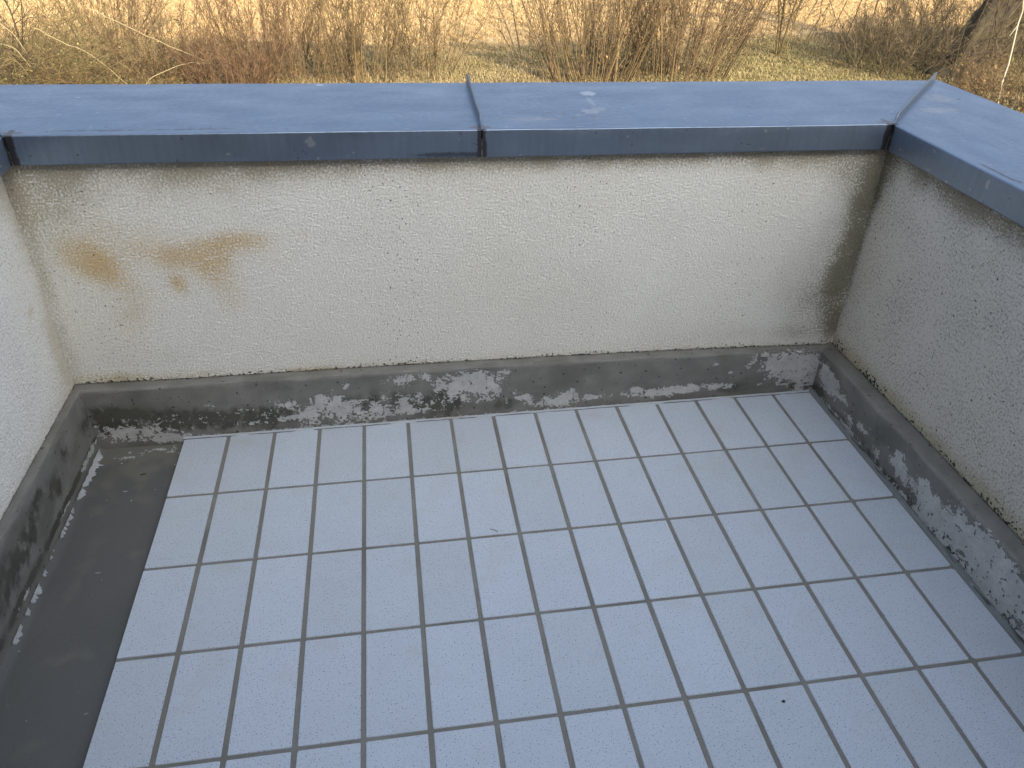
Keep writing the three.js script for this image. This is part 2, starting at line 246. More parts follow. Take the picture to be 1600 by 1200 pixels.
// a standing seam: an upright doubled strip from the front edge to the back edge, tapering down at the front
function seamGeo(a, b, ya, yb, hgt, th) {
  const d = new THREE.Vector2(b[0] - a[0], b[1] - a[1]), L = d.length(); d.divideScalar(L); const n = [-d.y, d.x], P = [], I = [];
  const st = [[0, .002], [.012, .004], [.030, hgt * .55], [.042, hgt], [.06, hgt], [L * .33, hgt * .97], [L * .66, hgt * 1.02], [L - .012, hgt], [L + .002, hgt * .95]];
  st.forEach(([q, h], i) => { const w = .0008 * Math.sin(i * 2.1), y = lerp(ya, yb, q / L); for (const [o, yy] of [[-th, -.002], [-th, h - .0012], [-th * .3, h], [th * .3, h], [th, h - .0012], [th, -.002]]) P.push(a[0] + d.x * q + n[0] * (o + w), y + yy, a[1] + d.y * q + n[1] * (o + w)); });
  for (let i = 0; i < st.length - 1; i++) for (let k = 0; k < 5; k++) { const p = i * 6 + k, q = p + 6; I.push(p, q, p + 1, p + 1, q, q + 1); }
  for (const [o, f] of [[0, 1], [(st.length - 1) * 6, 0]]) for (let k = 1; k < 5; k++) f ? I.push(o, o + k, o + k + 1) : I.push(o, o + k + 1, o + k);
  const g = new THREE.BufferGeometry(); g.setAttribute('position', new THREE.Float32BufferAttribute(P, 3)); g.setAttribute('uv', new THREE.Float32BufferAttribute(P.flatMap((v, i) => i % 3 === 0 ? [P[i], P[i + 2] + 1] : []), 2)); g.setIndex(I);
  const f = g.toNonIndexed(); f.computeVertexNormals(); return f;
}
const V0 = .0785;                                             // arc length where the top surface begins
const SX = .8465, SXB = .862;
const splat = (u, v, c, x, z, rx, ry, col, k, f) => { const w = blob(u, v, [x, V0 + (CF - z), rx, ry]); mixc(c, col, k * sst(.3, .55, w * (1 + .7 * fbm(u * 70 + x, v * 70, 3)))); };
const seamDirt = (u, v, c, at, f) => {
  const d = u - at, n = 1 + .8 * fbm(u * 60, v * 40, 3);
  mixc(c, [.045, .035, .028], .85 * sst(.25, .6, Math.exp(-d * d / (v < .075 ? 1.3e-4 : 5e-5)) * (v < V0 + .03 ? 1 : .25) * n));
  mixc(c, [.16, .12, .09], .7 * sst(.3, .7, blob(u, v, [at, V0 + .006, .04, .012]) * n));
  if (at > .5 && at < 1) mixc(c, [.07, .07, .075], .7 * sst(.25, .9, blob(u, v, [at - .07, .010, .12, .007]) * n));
};
const matBack = metalMat(-.72, 2.40, .64, 2048, 3, (u, v, c, f) => {
  seamDirt(u, v, c, SX, f); seamDirt(u, v, c, CXR - .006, f); seamDirt(u, v, c, CXL + .004, f);
  splat(u, v, c, 1.184, -.585, .022, .026, [.50, .52, .53], .85); splat(u, v, c, 1.172, -.50, .008, .05, [.40, .42, .44], .5);   // bird dropping and its run
  splat(u, v, c, 1.145, -.40, .026, .022, [.42, .43, .43], .65); splat(u, v, c, 1.175, -.42, .02, .02, [.4, .41, .41], .5);
  for (let i = 0; i < 9; i++) splat(u, v, c, 1.0 + .018 * i, -.345 - .012 * ((i * 7) % 5), .006, .006, i % 3 ? [.22, .13, .09] : [.42, .40, .37], .7);
  splat(u, v, c, .98, -.335, .07, .010, [.36, .33, .31], .6); splat(u, v, c, .45, -.70, .012, .010, [.6, .62, .64], .8);
  const q = blob(u, v, [.445, .045, .012, .014]); mixc(c, [.42, .44, .46], .8 * sst(.3, .6, q * (1 + fbm(u * 90, v * 90, 3))));
  mixc(c, [.10, .085, .07], .55 * sst(.35, .8, (blob(u, v, [-.03, V0 + .02, .12, .008]) + blob(u, v, [.20, V0 + .02, .1, .007])) * (1 + 1.4 * fbm(u * 40, v * 60, 3))));
});
const matSide = metalMat(-.78, HOUSE, .64, 2048, 31, (u, v, c, f) => {
  const n = 1 + 1.2 * fbm(u * 40, v * 50, 3);
  mixc(c, [.06, .05, .045], .7 * sst(.35, .75, (blob(u, v, [.10, V0 + .012, .07, .006]) + blob(u, v, [.25, V0 + .02, .10, .010])) * n));
  mixc(c, [.38, .36, .33], .5 * sst(.3, .7, (blob(u, v, [-.50, V0 + .30, .05, .05]) + blob(u, v, [-.38, V0 + .21, .03, .08])) * n));
  splat(u, v, c, -.483, -.265 - .358, .008, .006, [.16, .10, .07], .9); const q = blob(u, v, [.12, .045, .006, .01]); mixc(c, [.4, .42, .44], .7 * sst(.3, .6, q * n));
  mixc(c, [.045, .035, .03], .85 * sst(.3, .7, Math.exp(-(u + .262) * (u + .262) / 1e-4) * (v < V0 ? 1 : 0) * n));
});
matSide.side = matBack.side = THREE.DoubleSide;
const zm = w => lerp(CF, CO, w);                              // mitre line
const cs1 = part('coping_sheet', into(back, copingBack(CXL, -.69, SX - .0015, SXB - .0015, 90)), matBack, back); cs1.userData.label = 'longer blue grey metal coping sheet left of the middle seam';
const cs2 = part('coping_sheet', into(back, copingBack(SX + .0015, SXB + .0015, CXR - .0015, CXO - .0015, 90)), matBack, back); cs2.userData.label = 'blue grey metal coping sheet with a bird dropping, right of the middle seam';
const cs3 = part('coping_sheet', into(right, copingSide(CXR + .0015, CXO + .0015, w => zm(w) + .001, 1, 90)), matSide, right);
const cs4 = part('coping_sheet', into(left, copingSide(CXL - .0015, -.69, w => zm(w) + .001, -1, 90)), matSide, left);
const seamM = std({ color: rgb(.17, .195, .225), metalness: .65, roughness: .42 });
const sub = (name, geo, mat, host, g) => part(name, into(g, geo), mat, host);
sub('standing_seam', seamGeo([SX, CF + .001], [SXB, CO], copY(SX), copY(SXB), .0245, .0024), seamM, cs1, back);
sub('standing_seam', seamGeo([CXR, CF + .001], [CXO, CO], copY(CXR), copY(CXO) + .004, .021, .0028), seamM, cs3, right);
sub('standing_seam', seamGeo([CXL, CF + .001], [-.69, CO], copY(CXL), copY(-.69), .021, .0028), seamM, cs4, left);

/* ------------------------------------------------------------------ floor: mortar bed, tiles, edge strips */
const floor = group('floor'); floor.userData = { kind: 'structure' };
const PX = .125, PZ = .2456, JX = .0100, JZ = .0078, ROWS = 8;
{
  const map = colorTex(2048, 2048, (s, t, c) => {
    const x = s * 2, z = t * 2.1, n = fbm(x * 7, z * 7, 4), f = fbm(x * 110, z * 110, 3), k = 1 + .12 * n + .16 * f;
    c[0] = .198 * k; c[1] = .186 * k; c[2] = .163 * k;
    mixc(c, [.25, .245, .225], .5 * sst(.05, .4, fbm(x * 11 + 9, z * 11, 3)));
    mixc(c, [.062, .055, .045], .42 * sst(-.1, .9, fbm(x * 5 + 50, z * 3.5, 4) + .25 * f));                                   // dirt washed into some joints
  });
  map.repeat.set(.5, 1 / 2.1); map.offset.set(0, .3 / 2.1);
  const bump = valueTex(1024, 1024, (s, t) => .5 + .5 * fbm(s * 200, t * 200, 3), THREE.RepeatWrapping); bump.repeat.set(2, 2);
  const g = gridGeo(100, 100, (s, t) => { const x = lerp(.004, FR + .002, s), z = lerp(ROWS * PZ - PZ, FB - .004, t); return [x, -.0022 + .0006 * pn(x * 12, z * 12), z, x, z]; });
  part('mortar_bed', g, std({ map, bumpMap: bump, bumpScale: .0012, roughness: .95 }), floor);
  part('slab', boxGeo(.004, -.15, FB, FR, -.006, ROWS * PZ - PZ), std({ color: rgb(.16, .155, .15) }), floor);
  part('slab', boxGeo(-.22, -.15, ROWS * PZ - PZ, FR, -.003, HOUSE), std({ color: rgb(.45, .46, .48) }), floor);
}
const tileMats = []; {
  for (let q = 0; q < 3; q++) {
    const map = colorTex(1024, 1024, (s, t, c) => {
      const x = s * .62, z = t * .62, k = 1 + .035 * fbm(x * 14 + q * 9, z * 14, 4) + .02 * fbm(x * 300, z * 300, 1);
      c[0] = .495 * k; c[1] = .532 * k; c[2] = .585 * k;
      const sp = sst(.30, .50, fbm(x * 430 + q * 31, z * 430, 1)); mixc(c, [.34, .37, .43], sp * .62);
      const bl = sst(.58, .66, fbm(x * 330 + 7 + q * 17, z * 330, 1)); mixc(c, [.10, .11, .14], bl * .85);
      mixc(c, [.43, .415, .39], .30 * sst(.12, .7, fbm(x * 8 + q * 40, z * 8 + 3, 4))); mixc(c, [.30, .28, .25], .22 * sst(.45, .7, fbm(x * 26 + q * 20, z * 26, 4)));                                // worn, slightly soiled places
    }, THREE.RepeatWrapping);
    map.repeat.set(1 / .62, 1 / .62);
    const bump = q ? tileMats[0].bumpMap : valueTex(512, 512, (s, t) => .5 + .5 * fbm(s * 120, t * 120, 3), THREE.RepeatWrapping);
    if (!q) bump.repeat.set(3, 3);
    for (const e of [1, .965, 1.03]) tileMats.push(std({ map, bumpMap: bump, bumpScale: .0005, roughness: .46, color: rgb(e, e, e * (e < 1 ? .985 : 1)) }));
  }
}
function tileGeo(w, l, du, dv, rc = .0018) { // chamfered tile with its corners nipped
  const P = [], U = [], I = [], ring = (ix, iz, y, r) => { const a = w / 2 - ix, b = l / 2 - iz; return [[-a + r, -b], [a - r, -b], [a, -b + r], [a, b - r], [a - r, b], [-a + r, b], [-a, b - r], [-a, -b + r]].map(([x, z]) => [x, y, z]); };
  const R = [ring(0, 0, -.012, rc), ring(0, 0, -.0012, rc), ring(.0012, .0012, 0, rc * .8)];
  const quad = (a, b, c, e) => { const o = P.length / 3; for (const p of [a, b, c, e]) { P.push(...p); U.push(p[0] + du, p[2] + dv); } I.push(o, o + 1, o + 2, o, o + 2, o + 3); };
  for (let r = 0; r < 2; r++) for (let k = 0; k < 8; k++) { const m = (k + 1) % 8; quad(R[r][m], R[r][k], R[r + 1][k], R[r + 1][m]); }
  const o = P.length / 3; for (const p of R[2]) { P.push(...p); U.push(p[0] + du, p[2] + dv); } for (let k = 1; k < 7; k++) I.push(o, o + k + 1, o + k);
  const g = new THREE.BufferGeometry(); g.setAttribute('position', new THREE.Float32BufferAttribute(P, 3)); g.setAttribute('uv', new THREE.Float32BufferAttribute(U, 2)); g.setIndex(I); const n = g.toNonIndexed(); n.computeVertexNormals(); return n;
}
{
  const r = rng(11), var8 = [], cut = [];
  for (let i = 0; i < 10; i++) { var8.push(tileGeo(PX - JX, PZ - JZ, i * .171, i * .233)); cut.push(tileGeo(PX - JX, .2395 - JZ / 2, i * .137 + .05, i * .191)); }
  const right8 = []; for (let i = 0; i < 6; i++) right8.push(tileGeo(PX - JX, PZ - JZ, i * .271, i * .133, .005));
  for (let j = 0; j < ROWS; j++) for (let i = 0; i < 15; i++) {
    const geo = j === 0 ? cut[Math.floor(r() * 10)] : i === 14 ? right8[Math.floor(r() * 6)] : var8[Math.floor(r() * 10)];
    const m = part('tile', geo, tileMats[Math.floor(r() * 9)], floor);
    const z1 = j === 0 ? -JZ / 2 - (.2395 - JZ / 2) / 2 : (j - .5) * PZ;
    m.position.set((i + .5) * PX - (i === 0 ? .001 : 0) + (r() - .5) * .0007, (r() - .5) * .0007, z1 + (r() - .5) * .0009);
    m.rotation.set((r() - .5) * .003, (r() - .5) * .0035 , (r() - .5) * .004);
  }
  // pale sealing strip between the last row of tiles and the back kerb, cracked along the tiles; dark mortar fillet on the right
  const strip = colorTex(1024, 64, (s, t, c) => { const x = s * 1.9, k = 1 + .08 * fbm(x * 30, t * 2, 3); c[0] = .41 * k; c[1] = .43 * k; c[2] = .45 * k; mixc(c, [.06, .055, .05], .85 * sst(.35, .55, fbm(x * 9, t * .8, 3) + .8 * (t < .2) - .25)); mixc(c, [.30, .26, .18], .8 * sst(.2, .5, fbm(x * 6 + 30, t, 3) + .5 * (t > .8) - .2)); });
  part('sealing_strip', gridGeo(260, 4, (s, t) => { const x = lerp(.001, 1.872, s), z = lerp(-.2398 + .0010 * pn(x * 30, 2), FB + .0005 + .0012 * pn(x * 14, 1), t); return [x, (t > 0 && t < 1 ? .0004 : -.002) + t * .0025 + .0008 * pn(x * 22, t * 3), z, s, t]; }), std({ map: strip, roughness: .7 }), floor);
  const fil = colorTex(1024, 64, (s, t, c) => { const z = s * 1.5, k = 1 + .2 * fbm(z * 40, t * 2, 3); c[0] = .17 * k; c[1] = .185 * k; c[2] = .185 * k; mixc(c, [.045, .042, .032], .85 * sst(.1, .45, fbm(z * 14, t * 2.5, 4) + .5 * (t - .5))); mixc(c, [.35, .34, .30], .7 * sst(.35, .5, fbm(z * 22 + 8, t * 2, 4))); });
  part('mortar_fillet', gridGeo(260, 5, (s, t) => { const z = lerp(1.47, FB + .003, s), x = lerp(1.8704, FR + .002, t); return [x, -.0035 + .013 * t * t + .0014 * pn(z * 35, t * 3) * (t > 0), z, s, t]; }), std({ map: fil, roughness: .8 }), floor);
}

/* ------------------------------------------------------------------ drainage channel on the left */
{
  const ch = tag(group('drainage_channel', -.11, GUT, .6), 'sunken dark grey coated drainage channel between the left kerb and the white tiles', 'drainage channel');
  const map = colorTex(1024, 1536, (s, t, c) => {
    const x = lerp(FL, .01, s), z = lerp(-.26, 1.2, t), n = fbm(x * 7, z * 4, 4), f = fbm(x * 130, z * 130, 3), k = 1 + .16 * n + .05 * f;
    c[0] = .102 * k; c[1] = .100 * k; c[2] = .094 * k;
    mixc(c, [.155, .145, .118], .7 * sst(-.15, .4, fbm(x * 10 + 4, z * 10, 3) + 1.1 * Math.exp(-(z + .25) * 6) - .4));
    const sc = sst(.66, .72, fbm(x * 22 + 60, z * 70, 2)); mixc(c, [.34, .34, .33], sc * .8);                          // scratches
    const fl = blob(x, z, [-.06, -.225, .09, .022, 1]) + blob(x, z, [-.15, -.20, .03, .025, .9]); mixc(c, [.40, .40, .385], .85 * sst(.02, .06, fl * .5 + .75 * fbm(x * 60, z * 75, 4) + .3 * fbm(x * 220, z * 220, 2) - .52));
    const dot = sst(.86, .9, fbm(x * 60, z * 60 + 40, 1)); mixc(c, [.45, .45, .42], dot * .7);
  });
  const bump = valueTex(512, 768, (s, t) => .5 + .3 * fbm(s * 10, t * 40, 3) + .2 * fbm(s * 60, t * 300, 2));
  const g = gridGeo(30, 200, (s, t) => { const x = lerp(.008, FL - .004, s), z = lerp(1.2, FB - .003, t), e = Math.max(0, (FL + .020 - x) / .02); return [x + .11, .0007 * pn(x * 9, z * 9) + .010 * Math.min(1, e) * Math.min(1, e), z - .6, (x - FL) / (.01 - FL), (z + .26) / 1.46]; });
  { const ix = g.index.array; for (let k = 0; k < ix.length; k += 3) { const a = ix[k]; ix[k] = ix[k + 1]; ix[k + 1] = a; } g.computeVertexNormals(); if (g.attributes.normal.getY(500) < 0) { for (let k = 0; k < ix.length; k += 3) { const a = ix[k]; ix[k] = ix[k + 1]; ix[k + 1] = a; } g.computeVertexNormals(); } }
  part('channel_bed', g, std({ map, bumpMap: bump, bumpScale: .0012, roughness: .55 }), ch);
  const sk = gridGeo(200, 2, (s, t) => { const z = lerp(FB - .002, 1.47, s); return [.0035 - .0015 * t + .11, lerp(-.004, -.001, t) - .022 * (1 - t), z - .6, z * 3, t * .1]; });
  part('tile_bed_edge', sk, std({ color: rgb(.13, .125, .11), side: THREE.DoubleSide }), ch);
  // lifted flakes of coating and the crack along the foot of the kerb
  const flm = std({ color: rgb(.36, .365, .365), roughness: .8, side: THREE.DoubleSide });
  const flake = (z0, z1, w) => { const n = Math.max(14, Math.round((z1 - z0) * 700)); return gridGeo(n, 3, (s, t) => { const z = lerp(z0, z1, s), k = Math.min(1, Math.sin(Math.PI * s) * 2.2), ww = w * k * (.62 + .55 * pn(z * 60, w * 900) + .45 * pn(z * 190, w * 300) + .25 * pn(z * 420, 5)); return [FL + .004 + ww * t + .11 + .002 * pn(z * 50, 1), .013 - .009 * t + .001 * pn(z * 80, t), z - .6, z, t]; }); };
  for (const [a, b, w] of [[-.240, -.085, .020], [-.080, -.035, .013], [-.005, .012, .007], [.015, .06, .008], [.063, .072, .006], [.075, .10, .007], [.16, .172, .006], [.205, .222, .006], [.245, .30, .012], [.315, .335, .007], [.36, .41, .008]]) part('coating_flake', flake(a, b, w), flm, ch);
}

/* ------------------------------------------------------------------ house behind the camera (it shades the terrace) */
{
  const h = tag(group('house', 0, GROUND, HOUSE + .2), 'pale plastered house wall with a glazed door behind the terrace', 'house');
  const w = std({ color: rgb(.78, .76, .71), roughness: .95 });
  const add = (n, a, m) => part(n, boxGeo(...a), m, h);
  add('wall', [-7, 0, 0, -.25, 5.8, .3], w); add('wall', [1.05, 0, 0, 5.4, 5.8, .3], w); add('wall', [-.25, 5.2, 0, 1.05, 5.8, .3], w); add('wall', [-.25, 0, 0, 1.05, 2.99, .3], w);
  add('wall', [-7, 0, .3, -6.7, 5.8, 8], w); add('wall', [5.1, 0, .3, 5.4, 5.8, 8], w); add('wall', [-6.7, 0, 7.7, 5.1, 5.8, 8], w);
  const f = std({ color: rgb(.30, .18, .10), roughness: .5 }), gl = new THREE.MeshPhysicalMaterial({ color: rgb(.95, .97, .97), roughness: .02, transmission: 1, thickness: 0 });
  part('door_frame', mergeGeometries([boxGeo(-.248, 3.0, .08, -.16, 5.198, .16), boxGeo(.96, 3.0, .08, 1.048, 5.198, .16), boxGeo(.36, 3.0, .08, .44, 5.198, .16), boxGeo(-.16, 5.11, .081, .36, 5.198, .159), boxGeo(.44, 5.11, .081, .96, 5.198, .159), boxGeo(-.16, 3.0, .081, .36, 3.1, .159), boxGeo(.44, 3.0, .081, .96, 3.1, .159)]), f, h);
  part('pane', boxGeo(-.16, 3.1, .11, .36, 5.11, .118), gl, h); part('pane', boxGeo(.44, 3.1, .11, .96, 5.11, .118), gl, h);
  part('room_floor', boxGeo(-6.7, 2.8, .3, 5.1, 2.98, 7.7), std({ color: rgb(.16, .10, .06), roughness: .5 }), h);
  part('added_dark_wing', boxGeo(-2.6, 3.2, -2.33, -.20, 5.8, -.002), std({ color: rgb(.12, .09, .068), roughness: .75 }), h);  // unseen dark wing, added to darken the coping faces and the right wall
  part('roof', boxGeo(-7.3, 5.8, -.25, 6.0, 5.93, 8.3), std({ color: rgb(.22, .10, .07) }), h);
}
/* ------------------------------------------------------------------ bits lying about */
{
  const dk = std({ color: rgb(.035, .028, .022), roughness: .9 }), br = std({ color: rgb(.20, .12, .06), roughness: .9 });
  const curl = (pts, r) => new THREE.TubeGeometry(new THREE.CatmullRomCurve3(pts.map(p => new THREE.Vector3(...p))), 14, r, 5);
  let m = part('twig_piece', curl([[-.005, .001, .002], [0, .0025, -.001], [.004, .0015, .0], [.008, .002, -.004]], .0012), dk); m.position.set(-.086, GUT + .0005, -.125); tag(m, 'small dark curled twig lying in the grey channel near the back corner', 'twig');
  m = part('twig_piece', curl([[-.008, .0012, -.008], [-.002, .002, -.001], [.006, .0012, .009]], .0007), br); m.position.set(.815, .0006, .228); m.rotation.y = .3; tag(m, 'thin short brown stalk lying on a white tile', 'twig');
  const s = new THREE.SphereGeometry(.0026, 8, 6); s.scale(1.5, .7, 1); m = part('seed', s, dk); m.position.set(1.315, .0024, .772); tag(m, 'single dark seed on a white tile at lower right', 'seed');
}
/* ------------------------------------------------------------------ land beyond the parapet */
const gY = (x, z) => GROUND + .10 * fbm(x * .16 + 3, z * .16, 3) + .05 * fbm(x * .9, z * .9, 2) + .25 * sst(12, 20, x) * sst(-14, -19, z) * (1 - sst(-21, -25, z));
const fieldEdge = x => -20.6 + .9 * pn(x * .35, 4) - .10 * (x - 5) * (x > 5) - .12 * Math.max(0, x - 13) - 1.2 * sst(0, -5, x);   // straw field begins beyond this line
const greenAt = (x, z) => fbm(x * .33 + 20, z * .6, 3) + .55 * sst(4, 9, x) * sst(-14, -17, z) * (1 - sst(-20, -21.5, z)) + .25 * blob(x, z, [3.6, -19.2, 1.6, .8]);
{
  const map = colorTex(1536, 1024, (s, t, c) => {
    const x = lerp(-30, 50, s), z = lerp(-6, -60, t), n = fbm(x * .7, z * 1.1, 4), f = fbm(x * 6, z * 8, 3);
    const straw = sst(-.6, .8, fieldEdge(x) - z + .8 * n), gr = sst(.08, .5, greenAt(x, z) + .2 * f);
    const k = 1 + .22 * n + .28 * f; c[0] = .44 * k; c[1] = .33 * k; c[2] = .18 * k;
    mixc(c, [.32 * k, .29 * k, .12 * k], gr * .75); mixc(c, [.70 * (1 + .12 * n + .12 * f), .51 * (1 + .12 * n + .12 * f), .27 * (1 + .1 * n + .1 * f)], straw);
  });
  const b = valueTex(512, 512, (s, t) => .5 + .5 * fbm(s * 60, t * 60, 3), THREE.RepeatWrapping); b.repeat.set(27, 18);
  const near = gridGeo(320, 220, (s, t) => { const x = lerp(-30, 50, s), z = lerp(-6, -60, t); return [x, gY(x, z), z, s, t]; });
  const g = tag(part('ground', near, std({ map, color: rgb(.66, .65, .64), bumpMap: b, bumpScale: .05, roughness: 1 })), null, null, null, 'structure');
  const far = tag(part('field', gridGeo(60, 60, (s, t) => { const x = lerp(-260, 260, s), z = lerp(40, -320, t); const inside = x > -30 && x < 50 && z > -60 && z < -6; return [x, (GROUND - .25) + (inside ? -.3 : 0) + (z < -60 ? .22 : 0), z, s, t]; }), std({ color: rgb(.40, .30, .17), roughness: 1 })), null, null, null, 'structure');
}
const F = rng(2024);
// a bag of thin tapering round sticks
class Sticks {
  constructor() { this.p = []; this.n = []; this.c = []; this.i = []; }
  tube(pts, r0, r1, col, sides = 3) {
    const base = this.p.length / 3, m = pts.length;
    for (let k = 0; k < m; k++) {
      const a = pts[Math.max(0, k - 1)], b = pts[Math.min(m - 1, k + 1)]; let tx = b[0] - a[0], ty = b[1] - a[1], tz = b[2] - a[2]; const L = Math.hypot(tx, ty, tz) || 1; tx /= L; ty /= L; tz /= L;
      let ux = Math.abs(ty) > .9 ? 1 : 0, uy = ux ? 0 : 1, uz = 0; const d = ux * tx + uy * ty; ux -= d * tx; uy -= d * ty; uz -= d * tz; const l = Math.hypot(ux, uy, uz); ux /= l; uy /= l; uz /= l;
      const vx = ty * uz - tz * uy, vy = tz * ux - tx * uz, vz = tx * uy - ty * ux, r = lerp(r0, r1, k / (m - 1));
      for (let q = 0; q < sides; q++) { const an = q / sides * 2 * Math.PI, ca = Math.cos(an), sa = Math.sin(an), nx = ux * ca + vx * sa, ny = uy * ca + vy * sa, nz = uz * ca + vz * sa; this.p.push(pts[k][0] + nx * r, pts[k][1] + ny * r, pts[k][2] + nz * r); this.n.push(nx, ny, nz); this.c.push(...col); }
    }
    for (let k = 0; k < m - 1; k++) for (let q = 0; q < sides; q++) { const a = base + k * sides + q, b = base + k * sides + (q + 1) % sides; this.i.push(a, b, a + sides, b, b + sides, a + sides); }
  }
  leaf(p, d, w, L, col, r) { // a small folded leaf
    const base = this.p.length / 3, th = r() * 6.283, sx = Math.cos(th), sz = Math.sin(th), sy = (r() - .5) * .8;
    const tip = [p[0] + d[0] * L, p[1] + d[1] * L, p[2] + d[2] * L], mid = [p[0] + d[0] * L * .45, p[1] + d[1] * L * .45 - w * .25, p[2] + d[2] * L * .45];
    for (const v of [p, [mid[0] + sx * w, mid[1] + sy * w, mid[2] + sz * w], tip, [mid[0] - sx * w, mid[1] - sy * w, mid[2] - sz * w]]) { this.p.push(...v); this.c.push(...col); }
    { const q = this.p, o = base * 3, ax = q[o + 3] - q[o], ay = q[o + 4] - q[o + 1], az = q[o + 5] - q[o + 2], bx = q[o + 6] - q[o], by = q[o + 7] - q[o + 1], bz = q[o + 8] - q[o + 2], n = norm([ay * bz - az * by, az * bx - ax * bz, ax * by - ay * bx]); for (let k = 0; k < 4; k++) this.n.push(...n); }
    this.i.push(base, base + 1, base + 2, base, base + 2, base + 3);
  }
  geo() { const g = new THREE.BufferGeometry(); g.setAttribute('position', new THREE.Float32BufferAttribute(this.p, 3)); g.setAttribute('normal', new THREE.Float32BufferAttribute(this.n, 3)); g.setAttribute('color', new THREE.Float32BufferAttribute(this.c, 3)); g.setIndex(this.i); return g; }
}
const woodMat = std({ vertexColors: true, color: rgb(.25, .225, .19), roughness: .85 }), leafMat = std({ vertexColors: true, color: rgb(.42, .40, .36), roughness: .8, side: THREE.DoubleSide });
const paleMat = std({ vertexColors: true, color: rgb(.55, .53, .48), roughness: .8 });
const tone = (a, b, r, v = .55) => { const t = r(), k = 1 + (r() - .5) * 2 * v; return [lerp(a[0], b[0], t) * k, lerp(a[1], b[1], t) * k, lerp(a[2], b[2], t) * k]; };
const norm = v => { const l = Math.hypot(...v) || 1; return [v[0] / l, v[1] / l, v[2] / l]; };
function walk(p, d, len, n, wander, up, r) { const pts = [p.slice()]; let q = p.slice(), e = d.slice(); for (let k = 0; k < n; k++) { e = norm([e[0] + (r() - .5) * wander, e[1] + (r() - .5) * wander + up, e[2] + (r() - .5) * wander]); q = [q[0] + e[0] * len / n, q[1] + e[1] * len / n, q[2] + e[2] * len / n]; pts.push(q); } return pts; }
const side = (d, k, r) => norm([d[0] + (r() - .5) * 2 * k, d[1] + (r() - .3) * k, d[2] + (r() - .5) * 2 * k]);
function twigsOn(S, pts, r, o) { // side twigs, each with finer twigs of its own
  for (let k = 0; k < o.n; k++) {
    const f = lerp(o.from ?? .2, 1, r()) * (pts.length - 1), i = Math.min(pts.length - 2, Math.floor(f)), t = f - i, a = pts[i], b = pts[i + 1], p = [lerp(a[0], b[0], t), lerp(a[1], b[1], t), lerp(a[2], b[2], t)], d = norm([b[0] - a[0], b[1] - a[1], b[2] - a[2]]);
    const L = o.len * (.35 + .65 * r()), w = walk(p, side(d, o.fan ?? .9, r), L, 4, o.wander ?? .75, o.up ?? .05, r), col = tone(o.c[0], o.c[1], r);
    S.tube(w, o.r, o.r * .45, col);
    for (let m = 0; m < (o.sub ?? 3); m++) { const q = 1 + Math.floor(r() * 3), e = norm([w[q + 1 > 4 ? 4 : q + 1][0] - w[q][0], w[q + 1 > 4 ? 4 : q + 1][1] - w[q][1], w[q + 1 > 4 ? 4 : q + 1][2] - w[q][2]]); S.tube(walk(w[q], side(e, 1, r), L * (.3 + .35 * r()), 3, .6, o.up ?? .05, r), o.r * .65, o.r * .35, col); }
  }
}
function shrub(kind, label, category, x, z, o, grp = 'bare shrubs beyond the parapet') {
  const r = rng(o.seed), y = gY(x, z) - .03, g = tag(group(kind, x, y, z), label, category, grp), S = new Sticks(), Lf = new Sticks();
  for (let k = 0; k < o.stems; k++) {
    const a = r() * 6.283, R = (o.foot ?? .3) * Math.sqrt(r()), p = [Math.cos(a) * R * (o.wide ?? 1), 0, Math.sin(a) * R], out = (o.spread ?? .4) * (.25 + .75 * r());
    const d = norm([Math.cos(a) * out * (o.wide ?? 1) + (o.lean?.[0] ?? 0), 1, Math.sin(a) * out + (o.lean?.[1] ?? 0)]);
    const L = o.h * (.55 + .5 * r()), pts = walk(p, d, L, o.seg ?? 9, o.wander ?? .16, o.rise ?? .01, r), col = tone(o.c[0], o.c[1], r), big = k < (o.main ?? 0);
    if (big) { const M = new Sticks(), rr = o.mainR * (.6 + .6 * r()); M.tube(pts, rr, rr * .45, col, 7); part('stem', M.geo(), woodMat, g); } else S.tube(pts, o.r * (.7 + .6 * r()), o.r * .4, col, 3);
    twigsOn(S, pts, r, { n: o.twigs * (big ? 2 : 1), len: o.tl, r: o.tr ?? o.r * .5, c: o.tc ?? o.c, fan: o.fan, up: o.tup, from: o.from, sub: o.sub, wander: o.tw });
    if (o.leaf) for (let m = 0; m < o.leaf.n; m++) { const q = pts[1 + Math.floor(r() * (pts.length - 1))], s = o.leaf.s * (.6 + .8 * r()); Lf.leaf([q[0] + (r() - .5) * o.leaf.scat, q[1] + (r() - .5) * o.leaf.scat, q[2] + (r() - .5) * o.leaf.scat], norm([r() - .5, r() - .6, r() - .5]), s * .35, s, tone(o.leaf.c[0], o.leaf.c[1], r), r); }
  }
  const m = part('twigs', S.geo(), woodMat, g); m.userData.kind = 'stuff';
  if (o.leaf) { const l = part('foliage', Lf.geo(), leafMat, g); l.userData.kind = 'stuff'; }
  return g;
}
const BROWN = [[.42, .30, .18], [.60, .43, .25]], RED = [[.44, .27, .17], [.58, .38, .23]], GREY = [[.40, .33, .22], [.56, .46, .31]], DARK = [[.10, .078, .055], [.18, .14, .09]], OLIVE = [[.48, .39, .18], [.66, .55, .27]];
const yLeaf = [[.55, .46, .17], [.42, .36, .14]], bLeaf = [[.44, .27, .11], [.56, .37, .17]];
